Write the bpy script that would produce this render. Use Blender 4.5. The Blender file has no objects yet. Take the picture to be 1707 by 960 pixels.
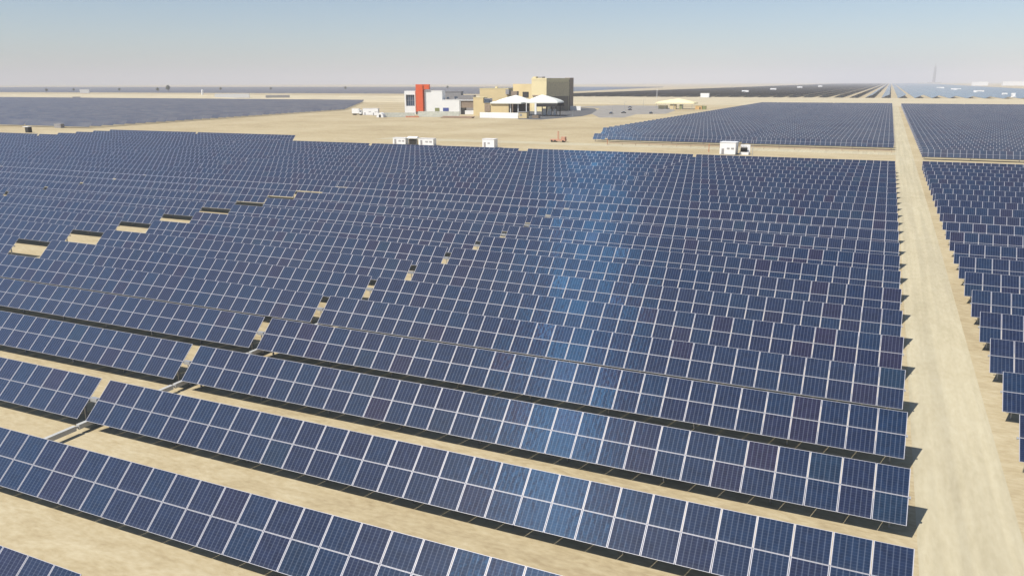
import bpy, bmesh, math, random
from mathutils import Matrix, Vector
random.seed(7)
R = math.radians
S = bpy.context.scene
COL = S.collection

# ------------------------------------------------------------------ camera
cam = bpy.data.cameras.new('camera')
cam.sensor_width = 36.0
cam.lens = 36.0 * 1333.25 / 1707.0
cam.clip_start = 0.5
cam.clip_end = 120000
camo = bpy.data.objects.new('camera', cam)
COL.objects.link(camo)
camo.matrix_world = Matrix((
    (0.9088655478, -0.1014314835, 0.4045677572, 0.0),
    (0.4170818265, 0.2267969152, -0.8801169861, 0.0),
    (-0.0024831477, 0.9686458658, 0.2484331310, 27.48),
    (0, 0, 0, 1)))
S.camera = camo

# ------------------------------------------------------------------ sky + sun
SUN = Vector((-0.402, -0.62, 1.0)).normalized()          # direction towards the sun
elev = math.asin(SUN.z)
az = math.atan2(SUN.x, SUN.y)
W = bpy.data.worlds.new('World')
S.world = W
W.use_nodes = True
nt = W.node_tree
sky = nt.nodes.new('ShaderNodeTexSky')
sky.sky_type = 'NISHITA'
sky.sun_disc = False
sky.sun_elevation = elev
sky.sun_rotation = az
sky.air_density = 0.85
sky.dust_density = 0.6
sky.ozone_density = 3.0
bg = nt.nodes['Background']
bg.inputs[1].default_value = 0.095
nt.links.new(sky.outputs[0], bg.inputs[0])
sl = bpy.data.lights.new('sun', 'SUN')
sl.energy = 4.9
sl.angle = R(0.53)
sl.color = (1.0, 0.95, 0.87)
so = bpy.data.objects.new('sun', sl)
COL.objects.link(so)
so.rotation_euler = SUN.to_track_quat('Z', 'Y').to_euler()
so.location = (0, 0, 300)
S.view_settings.view_transform = 'Standard'
S.view_settings.look = 'None'
S.view_settings.gamma = 1.0
S.view_settings.exposure = 0.26
S.view_settings.use_curve_mapping = False
S.render.engine = 'CYCLES'
S.cycles.max_bounces = 6
S.cycles.diffuse_bounces = 1
S.cycles.glossy_bounces = 3
S.cycles.volume_bounces = 2
S.cycles.use_denoising = True

# ------------------------------------------------------------------ materials
def newmat(name):
    m = bpy.data.materials.new(name)
    m.use_nodes = True
    n = m.node_tree
    return m, n, n.nodes['Principled BSDF']

def N(nt, t, **kw):
    n = nt.nodes.new(t)
    for k, v in kw.items():
        setattr(n, k, v)
    return n

def ramp(nt, stops):
    r = N(nt, 'ShaderNodeValToRGB')
    e = r.color_ramp.elements
    e[0].position, e[0].color = stops[0][0], (*stops[0][1], 1)
    e[1].position, e[1].color = stops[-1][0], (*stops[-1][1], 1)
    for p, c in stops[1:-1]:
        x = e.new(p)
        x.color = (*c, 1)
    return r

def simple(name, col, rough=0.6, metal=0.0, vary=0.12, scale=0.6, spec=0.4):
    m, n, b = newmat(name)
    g = N(n, 'ShaderNodeNewGeometry')
    no = N(n, 'ShaderNodeTexNoise')
    no.inputs['Scale'].default_value = scale
    no.inputs['Detail'].default_value = 6
    n.links.new(g.outputs['Position'], no.inputs['Vector'])
    lo = tuple(c * (1 - vary) for c in col)
    hi = tuple(min(1, c * (1 + vary)) for c in col)
    r = ramp(n, [(0.3, lo), (0.7, hi)])
    n.links.new(no.outputs[0], r.inputs[0])
    n.links.new(r.outputs[0], b.inputs['Base Color'])
    b.inputs['Roughness'].default_value = rough
    b.inputs['Metallic'].default_value = metal
    b.inputs['Specular IOR Level'].default_value = spec
    return m

def sand_mat(name, a, b_, c, big=0.02, track=False):
    m, n, b = newmat(name)
    L = n.links.new
    g = N(n, 'ShaderNodeNewGeometry')
    n1 = N(n, 'ShaderNodeTexNoise'); n1.inputs['Scale'].default_value = big; n1.inputs['Detail'].default_value = 8; n1.inputs['Roughness'].default_value = 0.6
    n2 = N(n, 'ShaderNodeTexNoise'); n2.inputs['Scale'].default_value = 0.55; n2.inputs['Detail'].default_value = 10; n2.inputs['Roughness'].default_value = 0.7; n2.inputs['Distortion'].default_value = 0.8
    n3 = N(n, 'ShaderNodeTexNoise'); n3.inputs['Scale'].default_value = 3.2; n3.inputs['Detail'].default_value = 8
    mp = N(n, 'ShaderNodeMapping'); mp.inputs['Scale'].default_value = (1.0, 0.25, 1) if track else (0.45, 1.0, 1)
    L(g.outputs['Position'], mp.inputs[0])
    for x in (n1,): L(g.outputs['Position'], x.inputs['Vector'])
    for x in (n2, n3): L(mp.outputs[0], x.inputs['Vector'])
    m1 = N(n, 'ShaderNodeMath', operation='MULTIPLY_ADD'); m1.inputs[1].default_value = 0.35; L(n1.outputs[0], m1.inputs[0])
    m2 = N(n, 'ShaderNodeMath', operation='MULTIPLY_ADD'); m2.inputs[1].default_value = 0.4; L(n2.outputs[0], m2.inputs[0])
    m3 = N(n, 'ShaderNodeMath', operation='MULTIPLY'); m3.inputs[1].default_value = 0.25; L(n3.outputs[0], m3.inputs[0])
    L(m3.outputs[0], m2.inputs[2]); L(m2.outputs[0], m1.inputs[2])
    r = ramp(n, [(0.39, a), (0.5, b_), (0.61, c)])
    L(m1.outputs[0], r.inputs[0])
    out = r.outputs[0]
    if track:
        wv = N(n, 'ShaderNodeTexNoise'); wv.inputs['Scale'].default_value = 1.0; wv.inputs['Detail'].default_value = 3
        mp2 = N(n, 'ShaderNodeMapping'); mp2.inputs['Scale'].default_value = (1.1, 0.018, 0.01)
        L(g.outputs['Position'], mp2.inputs[0]); L(mp2.outputs[0], wv.inputs['Vector'])
        r2 = ramp(n, [(0.38, (0.92, 0.92, 0.92)), (0.62, (1.05, 1.05, 1.04))])
        L(wv.outputs[0], r2.inputs[0])
        mx = N(n, 'ShaderNodeMix', data_type='RGBA', blend_type='MULTIPLY'); mx.inputs[0].default_value = 1
        L(out, mx.inputs[6]); L(r2.outputs[0], mx.inputs[7]); out = mx.outputs[2]
    L(out, b.inputs['Base Color'])
    b.inputs['Roughness'].default_value = 0.95
    b.inputs['Specular IOR Level'].default_value = 0.1
    bp = N(n, 'ShaderNodeBump'); bp.inputs['Strength'].default_value = 0.5; bp.inputs['Distance'].default_value = 0.12
    L(m2.outputs[0], bp.inputs['Height']); L(bp.outputs[0], b.inputs['Normal'])
    return m

M_sand = sand_mat('sand', (0.32, 0.252, 0.148), (0.425, 0.35, 0.215), (0.50, 0.43, 0.285))
M_road = sand_mat('road_sand', (0.41, 0.36, 0.24), (0.465, 0.412, 0.283), (0.51, 0.46, 0.325), track=True)
M_berm = sand_mat('berm_sand', (0.42, 0.36, 0.24), (0.49, 0.425, 0.29), (0.55, 0.48, 0.33))
M_asph = simple('asphalt', (0.10, 0.10, 0.10), 0.9, vary=0.2, scale=0.15)
M_pave = simple('paving', (0.27, 0.25, 0.22), 0.9, vary=0.2, scale=0.12)
M_frame = simple('anodised_frame', (0.36, 0.36, 0.40), 0.5, 0.15, vary=0.04)
M_galv = simple('galvanised_steel', (0.42, 0.43, 0.44), 0.5, 0.5, vary=0.15)
M_back = simple('shaded_backsheet', (0.30, 0.30, 0.31), 0.7)  # white sheet greyed, underside shade put into its colour
M_lgrey = simple('painted_steel', (0.45, 0.45, 0.43), 0.6)
M_white = simple('white_render', (0.84, 0.84, 0.82), 0.7, vary=0.03, scale=0.2)
M_membrane = simple('white_membrane', (0.80, 0.81, 0.73), 0.5, vary=0.04, scale=0.1)
M_red = simple('orange_red_cladding', (0.72, 0.115, 0.035), 0.5, vary=0.05)
M_tan = simple('sandstone_render', (0.66, 0.53, 0.29), 0.85, vary=0.06, scale=0.1)
M_tanl = simple('pale_sandstone_render', (0.72, 0.62, 0.36), 0.85, vary=0.06, scale=0.1)
M_brown = simple('brown_cladding', (0.30, 0.23, 0.17), 0.8)
M_olive = simple('shaded_olive_tan', (0.60, 0.50, 0.29), 0.8)  # tan wall tone darkened for the hall's shaded side
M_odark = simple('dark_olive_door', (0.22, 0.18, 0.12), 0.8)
M_greyc = simple('grey_cladding', (0.30, 0.29, 0.29), 0.8)
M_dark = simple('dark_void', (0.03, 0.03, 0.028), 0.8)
M_glassb = simple('blue_window_glass', (0.05, 0.08, 0.13), 0.12, vary=0.3, spec=0.8)
M_blue = simple('blue_sign', (0.07, 0.10, 0.32), 0.5)
M_green = simple('green_sign', (0.22, 0.24, 0.10), 0.6)
M_cabin = simple('white_steel_cabin', (0.80, 0.80, 0.79), 0.5, vary=0.04)
M_rust = simple('rusty_red_steel', (0.45, 0.17, 0.09), 0.7)
M_rig = simple('faded_red_paint', (0.50, 0.27, 0.18), 0.8)
M_pipe = simple('brown_pipe', (0.32, 0.22, 0.16), 0.7)
M_yell = simple('cream_membrane', (0.78, 0.70, 0.42), 0.6, vary=0.04)
M_oran = simple('orange_render', (0.60, 0.38, 0.15), 0.7)
M_car = simple('dark_car_paint', (0.04, 0.035, 0.035), 0.3, spec=0.6)
M_rubber = simple('rubber', (0.02, 0.02, 0.02), 0.8)
M_leaf = simple('dusty_leaves', (0.07, 0.09, 0.05), 0.8)
M_bark = simple('bark', (0.12, 0.09, 0.06), 0.9)
M_conc = simple('concrete', (0.42, 0.41, 0.38), 0.85)

ANI = 0.8
def pv_mat(name, dust_sheen=0.0, dcol=(0.26, 0.28, 0.28)):  # grey amount: real dust plus sky sheen painted into the colour
    m, n, b = newmat(name)
    L = n.links.new
    uv = N(n, 'ShaderNodeUVMap'); uv.uv_map = 'UVMap'
    oi = N(n, 'ShaderNodeObjectInfo')
    sx = N(n, 'ShaderNodeSeparateXYZ'); L(uv.outputs[0], sx.inputs[0])
    fl = N(n, 'ShaderNodeMath', operation='FLOOR'); L(sx.outputs[0], fl.inputs[0])
    fv = N(n, 'ShaderNodeMath', operation='FLOOR'); L(sx.outputs[1], fv.inputs[0])
    rm = N(n, 'ShaderNodeMath', operation='MULTIPLY'); rm.inputs[1].default_value = 977.0; L(oi.outputs['Random'], rm.inputs[0])
    cb = N(n, 'ShaderNodeCombineXYZ'); L(fl.outputs[0], cb.inputs[0]); L(fv.outputs[0], cb.inputs[1]); L(rm.outputs[0], cb.inputs[2])
    wn = N(n, 'ShaderNodeTexWhiteNoise'); wn.noise_dimensions = '3D'; L(cb.outputs[0], wn.inputs['Vector'])
    # glass/cell colour differs from module to module: blue, violet blue, dull violet, brighter blue
    r = ramp(n, [(0.0, (0.007, 0.021, 0.056)), (0.45, (0.008, 0.018, 0.051)), (0.85, (0.009, 0.016, 0.047)), (0.97, (0.015, 0.015, 0.042)), (1.0, (0.007, 0.023, 0.053))])
    L(wn.outputs['Value'], r.inputs[0])
    # crystal grain and soiling inside a module
    g = N(n, 'ShaderNodeNewGeometry')
    gr = N(n, 'ShaderNodeTexNoise'); gr.inputs['Scale'].default_value = 2.2; gr.inputs['Detail'].default_value = 6; L(g.outputs['Position'], gr.inputs['Vector'])
    rg = ramp(n, [(0.3, (0.78, 0.78, 0.80)), (0.7, (1.28, 1.25, 1.2))]); L(gr.outputs[0], rg.inputs[0])
    mg = N(n, 'ShaderNodeMix', data_type='RGBA', blend_type='MULTIPLY'); mg.inputs[0].default_value = 1
    L(r.outputs[0], mg.inputs[6]); L(rg.outputs[0], mg.inputs[7])
    col = mg.outputs[2]
    # cell grid: six wide, ten high
    def band(src, mul, w):
        a = N(n, 'ShaderNodeMath', operation='MULTIPLY'); a.inputs[1].default_value = mul; L(src, a.inputs[0])
        f = N(n, 'ShaderNodeMath', operation='FRACT'); L(a.outputs[0], f.inputs[0])
        s = N(n, 'ShaderNodeMath', operation='SUBTRACT'); s.inputs[1].default_value = 0.5; L(f.outputs[0], s.inputs[0])
        ab = N(n, 'ShaderNodeMath', operation='ABSOLUTE'); L(s.outputs[0], ab.inputs[0])
        mr = N(n, 'ShaderNodeMapRange'); mr.inputs['From Min'].default_value = 0.5 - w; mr.inputs['From Max'].default_value = 0.5 - w * 0.35
        L(ab.outputs[0], mr.inputs['Value'])
        return mr.outputs[0]
    v6 = band(sx.outputs[0], 6, 0.13)
    v12 = band(sx.outputs[1], 11, 0.07)
    mv = N(n, 'ShaderNodeMath', operation='MULTIPLY'); mv.inputs[1].default_value = 0.20; L(v6, mv.inputs[0])
    mh = N(n, 'ShaderNodeMath', operation='MULTIPLY_ADD'); mh.inputs[1].default_value = 0.14; L(v12, mh.inputs[0]); L(mv.outputs[0], mh.inputs[2])
    mm = N(n, 'ShaderNodeMix', data_type='RGBA'); L(mh.outputs[0], mm.inputs[0]); L(col, mm.inputs[6]); mm.inputs[7].default_value = (0.22, 0.26, 0.34, 1)
    md = N(n, 'ShaderNodeMix', data_type='RGBA'); 
    dn = N(n, 'ShaderNodeTexNoise'); dn.inputs['Scale'].default_value = 0.07; dn.inputs['Detail'].default_value = 5; L(g.outputs['Position'], dn.inputs['Vector'])
    dr = N(n, 'ShaderNodeMapRange'); dr.inputs['From Min'].default_value = 0.35; dr.inputs['From Max'].default_value = 0.7; dr.inputs['To Min'].default_value = dust_sheen * 0.5; dr.inputs['To Max'].default_value = dust_sheen + 0.02; L(dn.outputs[0], dr.inputs['Value'])
    fy = N(n, 'ShaderNodeMath', operation='FRACT'); L(sx.outputs[1], fy.inputs[0])
    ed = N(n, 'ShaderNodeMapRange'); ed.inputs['From Min'].default_value = 0.14; ed.inputs['From Max'].default_value = 0.0; ed.inputs['To Max'].default_value = 0.04; L(fy.outputs[0], ed.inputs['Value'])
    da = N(n, 'ShaderNodeMath', operation='ADD'); L(dr.outputs[0], da.inputs[0]); L(ed.outputs[0], da.inputs[1])
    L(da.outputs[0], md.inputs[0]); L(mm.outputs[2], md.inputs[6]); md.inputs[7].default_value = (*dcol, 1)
    L(md.outputs[2], b.inputs['Base Color'])
    b.inputs['Roughness'].default_value = 0.40
    b.inputs['Specular IOR Level'].default_value = 0.04
    # broad blue shimmer of the silicon grains below the glass
    gl = N(n, 'ShaderNodeBsdfGlossy'); gl.inputs['Color'].default_value = (0.055, 0.24, 0.52, 1); gl.inputs['Roughness'].default_value = 0.335; gl.inputs['Anisotropy'].default_value = ANI
    tg = N(n, 'ShaderNodeCombineXYZ'); tg.inputs[0].default_value = 1; L(tg.outputs[0], gl.inputs['Tangent'])
    bp = N(n, 'ShaderNodeBump'); bp.inputs['Strength'].default_value = 0.4; bp.inputs['Distance'].default_value = 0.05
    L(gr.outputs[0], bp.inputs['Height']); L(bp.outputs[0], gl.inputs['Normal'])
    r4 = ramp(n, [(0.0, (0.014, 0.014, 0.014)), (0.5, (0.008, 0.008, 0.008)), (0.9, (0.008, 0.008, 0.008)), (1.0, (0.024, 0.024, 0.024))]); L(wn.outputs['Value'], r4.inputs[0])
    ms = N(n, 'ShaderNodeMixShader'); L(r4.outputs[0], ms.inputs[0]); L(b.outputs[0], ms.inputs[1]); L(gl.outputs[0], ms.inputs[2])
    # anti-reflective glass: hardly mirrors face on, mirrors the sky at grazing angles
    lw = N(n, 'ShaderNodeLayerWeight'); lw.inputs['Blend'].default_value = 0.5
    th = N(n, 'ShaderNodeMath', operation='SUBTRACT', use_clamp=True); th.inputs[1].default_value = 0.17; L(lw.outputs['Facing'], th.inputs[0])
    pw = N(n, 'ShaderNodeMath', operation='POWER'); pw.inputs[1].default_value = 1.4; L(th.outputs[0], pw.inputs[0])
    pm = N(n, 'ShaderNodeMath', operation='MULTIPLY'); pm.inputs[1].default_value = 0.8; L(pw.outputs[0], pm.inputs[0])
    g2 = N(n, 'ShaderNodeBsdfGlossy'); g2.inputs['Color'].default_value = (0.92, 0.95, 0.95, 1); g2.inputs['Roughness'].default_value = 0.15
    m2 = N(n, 'ShaderNodeMixShader'); L(pm.outputs[0], m2.inputs[0]); L(ms.outputs[0], m2.inputs[1]); L(g2.outputs[0], m2.inputs[2])
    L(m2.outputs[0], n.nodes['Material Output'].inputs[0])
    return m
M_pv = pv_mat('solar_glass', 0.012)
M_pvf = pv_mat('dust_and_sheen_solar_glass', 0.37, (0.31, 0.285, 0.24))  # greyed beyond its dust, sky sheen of distant panels painted in
M_pvm = pv_mat('sheen_greyed_solar_glass', 0.15)  # extra grey paints in the far rows' grazing sheen, not more dust

# ------------------------------------------------------------------ helpers
def bump(y):
    t = max(0.0, min(1.0, (y - 60) / 120.0))
    return 0.55 * t * t * (3 - 2 * t)
G = 0.55

class MB:
    def __init__(s):
        s.v, s.f, s.m, s.uv = [], [], [], []
    def quad(s, pts, mi=0, uv=None):
        i = len(s.v); s.v += [tuple(p) for p in pts]
        s.f.append(tuple(range(i, i + len(pts)))); s.m.append(mi)
        s.uv += uv if uv else [(0, 0)] * len(pts)
    def box(s, x0, x1, y0, y1, z0, z1, mi=0):
        P = [(x0, y0, z0), (x1, y0, z0), (x1, y1, z0), (x0, y1, z0), (x0, y0, z1), (x1, y0, z1), (x1, y1, z1), (x0, y1, z1)]
        for f in ((0, 3, 2, 1), (4, 5, 6, 7), (0, 1, 5, 4), (1, 2, 6, 5), (2, 3, 7, 6), (3, 0, 4, 7)):
            s.quad([P[k] for k in f], mi)
    def prism(s, prof, a0, a1, axis='x', mi=0):
        # prof: list of (b, z) running counter clockwise; extruded along x or y
        def P(a, q): return (a, q[0], q[1]) if axis == 'x' else (q[0], a, q[1])
        n = len(prof)
        s.quad([P(a0, q) for q in prof], mi); s.quad([P(a1, q) for q in reversed(prof)], mi)
        for k in range(n):
            p, q = prof[k], prof[(k + 1) % n]
            s.quad([P(a0, q), P(a0, p), P(a1, p), P(a1, q)], mi)
    def tube(s, p, q, r, n=8, mi=0, r2=None):
        p, q = Vector(p), Vector(q); d = (q - p).normalized()
        a = d.orthogonal().normalized(); b = d.cross(a); r2 = r if r2 is None else r2
        A = [p + (a * math.cos(t) + b * math.sin(t)) * r for t in [2 * math.pi * k / n for k in range(n)]]
        B = [q + (a * math.cos(t) + b * math.sin(t)) * r2 for t in [2 * math.pi * k / n for k in range(n)]]
        for k in range(n):
            s.quad([A[k], A[(k + 1) % n], B[(k + 1) % n], B[k]], mi)
        s.quad(list(reversed(A)), mi); s.quad(B, mi)
    def mesh(s, name, mats):
        me = bpy.data.meshes.new(name)
        me.from_pydata(s.v, [], s.f)
        for m in (mats if isinstance(mats, (list, tuple)) else [mats]): me.materials.append(m)
        me.polygons.foreach_set('material_index', s.m)
        u = me.uv_layers.new(name='UVMap')
        u.data.foreach_set('uv', [c for p in s.uv for c in p])
        me.update()
        return me
    def build(s, name, mats, parent=None, **kw):
        return link(name, s.mesh(name, mats), parent, **kw)

def link(name, me, parent=None, loc=(0, 0, 0), rot=(0, 0, 0)):
    o = bpy.data.objects.new(name, me)
    COL.objects.link(o)
    o.parent = parent; o.location = loc; o.rotation_euler = rot
    return o

def tag(o, label=None, cat=None, group=None, kind=None):
    if label: o['label'] = label
    if cat: o['category'] = cat
    if group: o['group'] = group
    if kind: o['kind'] = kind
    return o

def empty(name, loc, rz, label, cat, group=None):
    o = bpy.data.objects.new(name, None)
    COL.objects.link(o)
    o.empty_display_size = 0.5
    o.location = loc; o.rotation_euler = (0, 0, rz)
    return tag(o, label, cat, group)

# ------------------------------------------------------------------ ground, roads
def sheet(name, xs, ys, dz, mat, kind='structure'):
    m = MB(); 
    for j in range(len(ys) - 1):
        for i in range(len(xs) - 1):
            m.quad([(xs[i], ys[j], bump(ys[j]) + dz), (xs[i + 1], ys[j], bump(ys[j]) + dz), (xs[i + 1], ys[j + 1], bump(ys[j + 1]) + dz), (xs[i], ys[j + 1], bump(ys[j + 1]) + dz)])
    return tag(m.build(name, mat), kind=kind)
ysr = list(range(60, 181, 5))
sheet('ground', [-40000, -3000, 0, 3000, 40000], [-40000, -500, 0] + ysr + [1000, 3000, 40000], 0.0, M_sand)
sheet('road', [4.35, 10.3], [-60, 0] + ysr + [1001], 0.004, M_road)
sheet('cross_road', [-2200, 2200], [1014, 1505], 0.004, M_berm)
sheet('service_track', [-230, 10.3], [338, 352], 0.008, M_road)

def poly_sheet(name, pts, z, mat):
    m = MB(); m.quad([(x, y, z) for x, y in pts]); return tag(m.build(name, mat), kind='structure')
poly_sheet('car_park', [(-254, 566), (-235, 563), (-228, 634), (-245, 732), (-285, 833), (-334, 887), (-350, 860), (-300, 640)], G + 0.004, M_asph)
poly_sheet('pavement', [(-238, 687), (-206, 614), (-188, 621), (-198, 689), (-177, 711), (-190, 800), (-240, 950), (-300, 960), (-326, 888), (-280, 835)], G + 0.008, M_pave)

# ------------------------------------------------------------------ solar trackers
TILT = R(43.6); HT = 2.24; HW = 1.866; CP = 2.005; P = 9.887; Y0 = 41.62
PW, GAPX, GAPY = 1.968, 0.06, 0.02
FX, FY = 0.040, 0.022

def module(m, cx, v0, v1, i, j):
    """one framed module, glass face up, in the tilted plane of its table"""
    x0, x1 = cx - PW / 2, cx + PW / 2
    z1, z0, zg = 0.17, 0.13, 0.166
    a, b, c, d = (x0, v0), (x1, v0), (x1, v1), (x0, v1)
    A, B, C, D = (x0 + FX, v0 + FY), (x1 - FX, v0 + FY), (x1 - FX, v1 - FY), (x0 + FX, v1 - FY)
    m.quad([(*p, zg) for p in (A, B, C, D)], 0, [(i + .001, j + .001), (i + .999, j + .001), (i + .999, j + .999), (i + .001, j + .999)])
    for p, q, Q, Pp in ((a, b, B, A), (b, c, C, B), (c, d, D, C), (d, a, A, D)):
        m.quad([(*p, z1), (*q, z1), (*Q, z1), (*Pp, z1)], 1)
        m.quad([(*q, z1), (*p, z1), (*p, z0), (*q, z0)], 1)
    m.quad([(*p, z0) for p in (d, c, b, a)], 2)

VLO = (-HW, -GAPY / 2); VHI = (GAPY / 2, HW)
PVM = [M_pv, M_frame, M_back]
m = MB(); module(m, 0, *VLO, 0, 0); ME_lo = m.mesh('solar_panel', PVM)
m = MB(); module(m, 0, *VHI, 0, 1); ME_hi = m.mesh('solar_panel', PVM)
_cache = {}
def cellx(n): return [(-n / 2 + k + 0.5) * CP for k in range(n)]
def me_array(n):
    if ('a', n) not in _cache:
        m = MB()
        for i, x in enumerate(cellx(n)):
            module(m, x, *VLO, i, 0); module(m, x, *VHI, i, 1)
        _cache['a', n] = m.mesh('panel_array', PVM)
    return _cache['a', n]
def posts_x(n):
    L = n * CP / 2 - 0.9; k = max(2, round(n / 3.75) + 1)
    return [-L + 2 * L * j / (k - 1) for j in range(k)]
def me_tube(n):
    if ('t', n) not in _cache:
        m = MB(); L = n * CP / 2 + 0.05
        m.tube((-L, 0, 0), (L, 0, 0), 0.085, 8)
        for s in (-1, 1): m.tube((s * L, 0, 0), (s * (L + 0.06), 0, 0), 0.12, 8)
        _cache['t', n] = m.mesh('torque_tube', M_galv)
    return _cache['t', n]
def me_rails(n):
    if ('r', n) not in _cache:
        m = MB()
        for x in cellx(n):
            for s in (-0.45, 0.45): m.box(x + s - 0.03, x + s + 0.03, -HW + 0.15, HW - 0.15, 0.086, 0.127)
        _cache['r', n] = m.mesh('mounting_rails', M_galv)
    return _cache['r', n]
def post_into(m, x):
    m.box(x - 0.05, x + 0.05, -0.085, -0.075, 0, HT - 0.15); m.box(x - 0.05, x + 0.05, 0.075, 0.085, 0, HT - 0.15)
    m.box(x - 0.006, x + 0.006, -0.074, 0.074, 0, HT - 0.15); m.box(x - 0.07, x + 0.07, -0.13, 0.13, HT - 0.149, HT - 0.088)
m = MB(); post_into(m, 0); ME_post = m.mesh('post', M_galv)
def me_posts(n):
    if ('p', n) not in _cache:
        m = MB()
        for x in posts_x(n): post_into(m, x)
        _cache['p', n] = m.mesh('posts', M_galv)
    return _cache['p', n]

CAMM = camo.matrix_world.inverted()
F2 = 1333.25
def px(x, y, z):
    c = CAMM @ Vector((x, y, z))
    if c.z > -1: return None
    return 853.5 + F2 * c.x / -c.z, 480 - F2 * c.y / -c.z
def extent(xr, n, y):
    """visible size in the photo of a table: (in view?, pixels of area)"""
    best = 0; L = n * CP; w = 0; seen = 0
    for k in range(n + 1):
        q = px(xr - k * CP, y, bump(y) + HT)
        if q and -25 < q[0] < 1732 and q[1] < 1010: seen += 1
    if not seen: return 0
    x = min(max(xr - L / 2, -200), 60)
    d = math.hypot(xr - L / 2, y)
    return seen / d / d
ORD = 'front second third fourth fifth sixth seventh eighth ninth tenth eleventh twelfth thirteenth fourteenth fifteenth sixteenth seventeenth eighteenth nineteenth twentieth'.split()
TENS = {2: 'twenty', 3: 'thirty', 4: 'forty', 5: 'fifty', 6: 'sixty'}
def ordw(k):
    if k <= 20: return ORD[k - 1]
    t, u = divmod(k, 10)
    if u == 0: return TENS[t][:-1] + 'ieth'
    return TENS[t] + '-' + ('first' if u == 1 else ORD[u - 1])

tables = []      # xr, n, y, label, tier hint
C = [(3.654, 30, 23), (-57.45, 30, 23), (-125.2, 30, 23), (-186.5, 30, 23), (-247.8, 30, 26), (-309.1, 30, 26), (-370.4, 30, 22), (-431.7, 30, 22)]
cw = ['first', 'second', 'third', 'fourth', 'fifth', 'sixth', 'seventh', 'eighth']
for c, (xr, n, kmax) in enumerate(C):
    for k in range(-2, kmax + 1):
        if k == -2 and c == 0: xr2, n2 = 3.654 - 19 * CP, 30
        elif k == -2: continue
        else: xr2, n2 = xr, n
        if c == 2 and k >= 12: xr2, n2 = xr + 2 * CP, 32
        y = Y0 + k * P
        row = ('front' if k == -2 else ordw(k + 3)) + ' row'
        if c == 0 and k > -2: lab = f'blue solar table, {row} left of the sandy road, at the roadside end'
        elif k == -2: lab = 'blue solar table cut off in the bottom left corner, front row'
        else: lab = f'blue solar table, {row} left of the sandy road, {cw[c]} table from the road'
        tables.append((xr2, n2, y, lab, 'solar tables in the near field left of the road', k))
for k in range(-3, 24):
    y = Y0 + (k + 0.3) * P
    tables.append((11.1 + 30 * CP, 30, y, None, 'solar tables right of the road', k))
for j in range(66):
    y = 364.5 + j * P
    for c, (xr, n) in enumerate(((3.654, 30), (-57.65, 30), (-118.95, 3 if j < 5 else 9))):
        tables.append((xr, n, y, f'{ordw(j+1)} row table of the far field left of the road, {["roadside end","second from road","short left end"][c]}', 'solar tables in the far field left of the road', 100 + j))
for j in range(69):
    y = 323.3 + j * P
    for c in range(3):
        tables.append((12.6 + 60.15 + c * 61.3, 30, y, f'{ordw(j+1)} row table of the far field right of the road, {["roadside end","second from road","third from road"][c]}', 'solar tables in the far field right of the road', 100 + j))
vis = []
for t in tables:
    e = extent(t[0], t[1], t[2])
    if e > 0: vis.append((e, t))
# right-hand rows get their ordinal from the first one the picture shows
rr = sorted([t for e, t in vis if 'right of the road' in t[4] and t[5] < 100], key=lambda t: t[2])
names = {id(t): f'blue solar table right of the sandy road, {ordw(i+1)} row counted from the bottom right corner' for i, t in enumerate(rr)}
vis.sort(key=lambda a: -a[0])
indiv, rest = [t for e, t in vis[:300]], [t for e, t in vis[300:]]

def make_table(t):
    xr, n, y, lab, grp, k = t
    lab = names.get(id(t), lab)
    xc = xr - n * CP / 2
    tl = TILT + R(random.uniform(-0.35, 0.35))
    if k >= 100:
        o = link('solar_table', me_far(n), None, (xc, y, bump(y)), (0, 0, 0))
        return tag(o, lab, 'solar table', grp)
    root = empty('solar_table', (xc, y, bump(y)), 0, lab, 'solar table', grp)
    near = (k <= 7 and xr > -50) or (k <= 5 and xr > -100) or (k in (1, 2, 3, 4) and xr > 20)
    if near:
        for i, x in enumerate(cellx(n)):
            q = px(xc + x, y, HT)
            if not q or q[0] < -60 or q[0] > 1770 or q[1] > 1080: continue
            for me, s in ((ME_lo, -1), (ME_hi, 1)):
                link('solar_panel', me, root, (x, 0, HT), (tl + R(random.uniform(-0.12, 0.12)), R(random.uniform(-0.1, 0.1)), 0))
    else:
        link('panel_array', me_array(n), root, (0, 0, HT), (tl, 0, 0))
    link('torque_tube', me_tube(n), root, (0, 0, HT))
    if k <= 12: link('mounting_rails', me_rails(n), root, (0, 0, HT), (tl, 0, 0))
    if k <= 2 and xr > -100:
        for x in posts_x(n):
            link('post', ME_post, root, (x, 0, 0))
    elif k <= 20:
        tag(link('posts', me_posts(n), root), kind='stuff')
    return root

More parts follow.
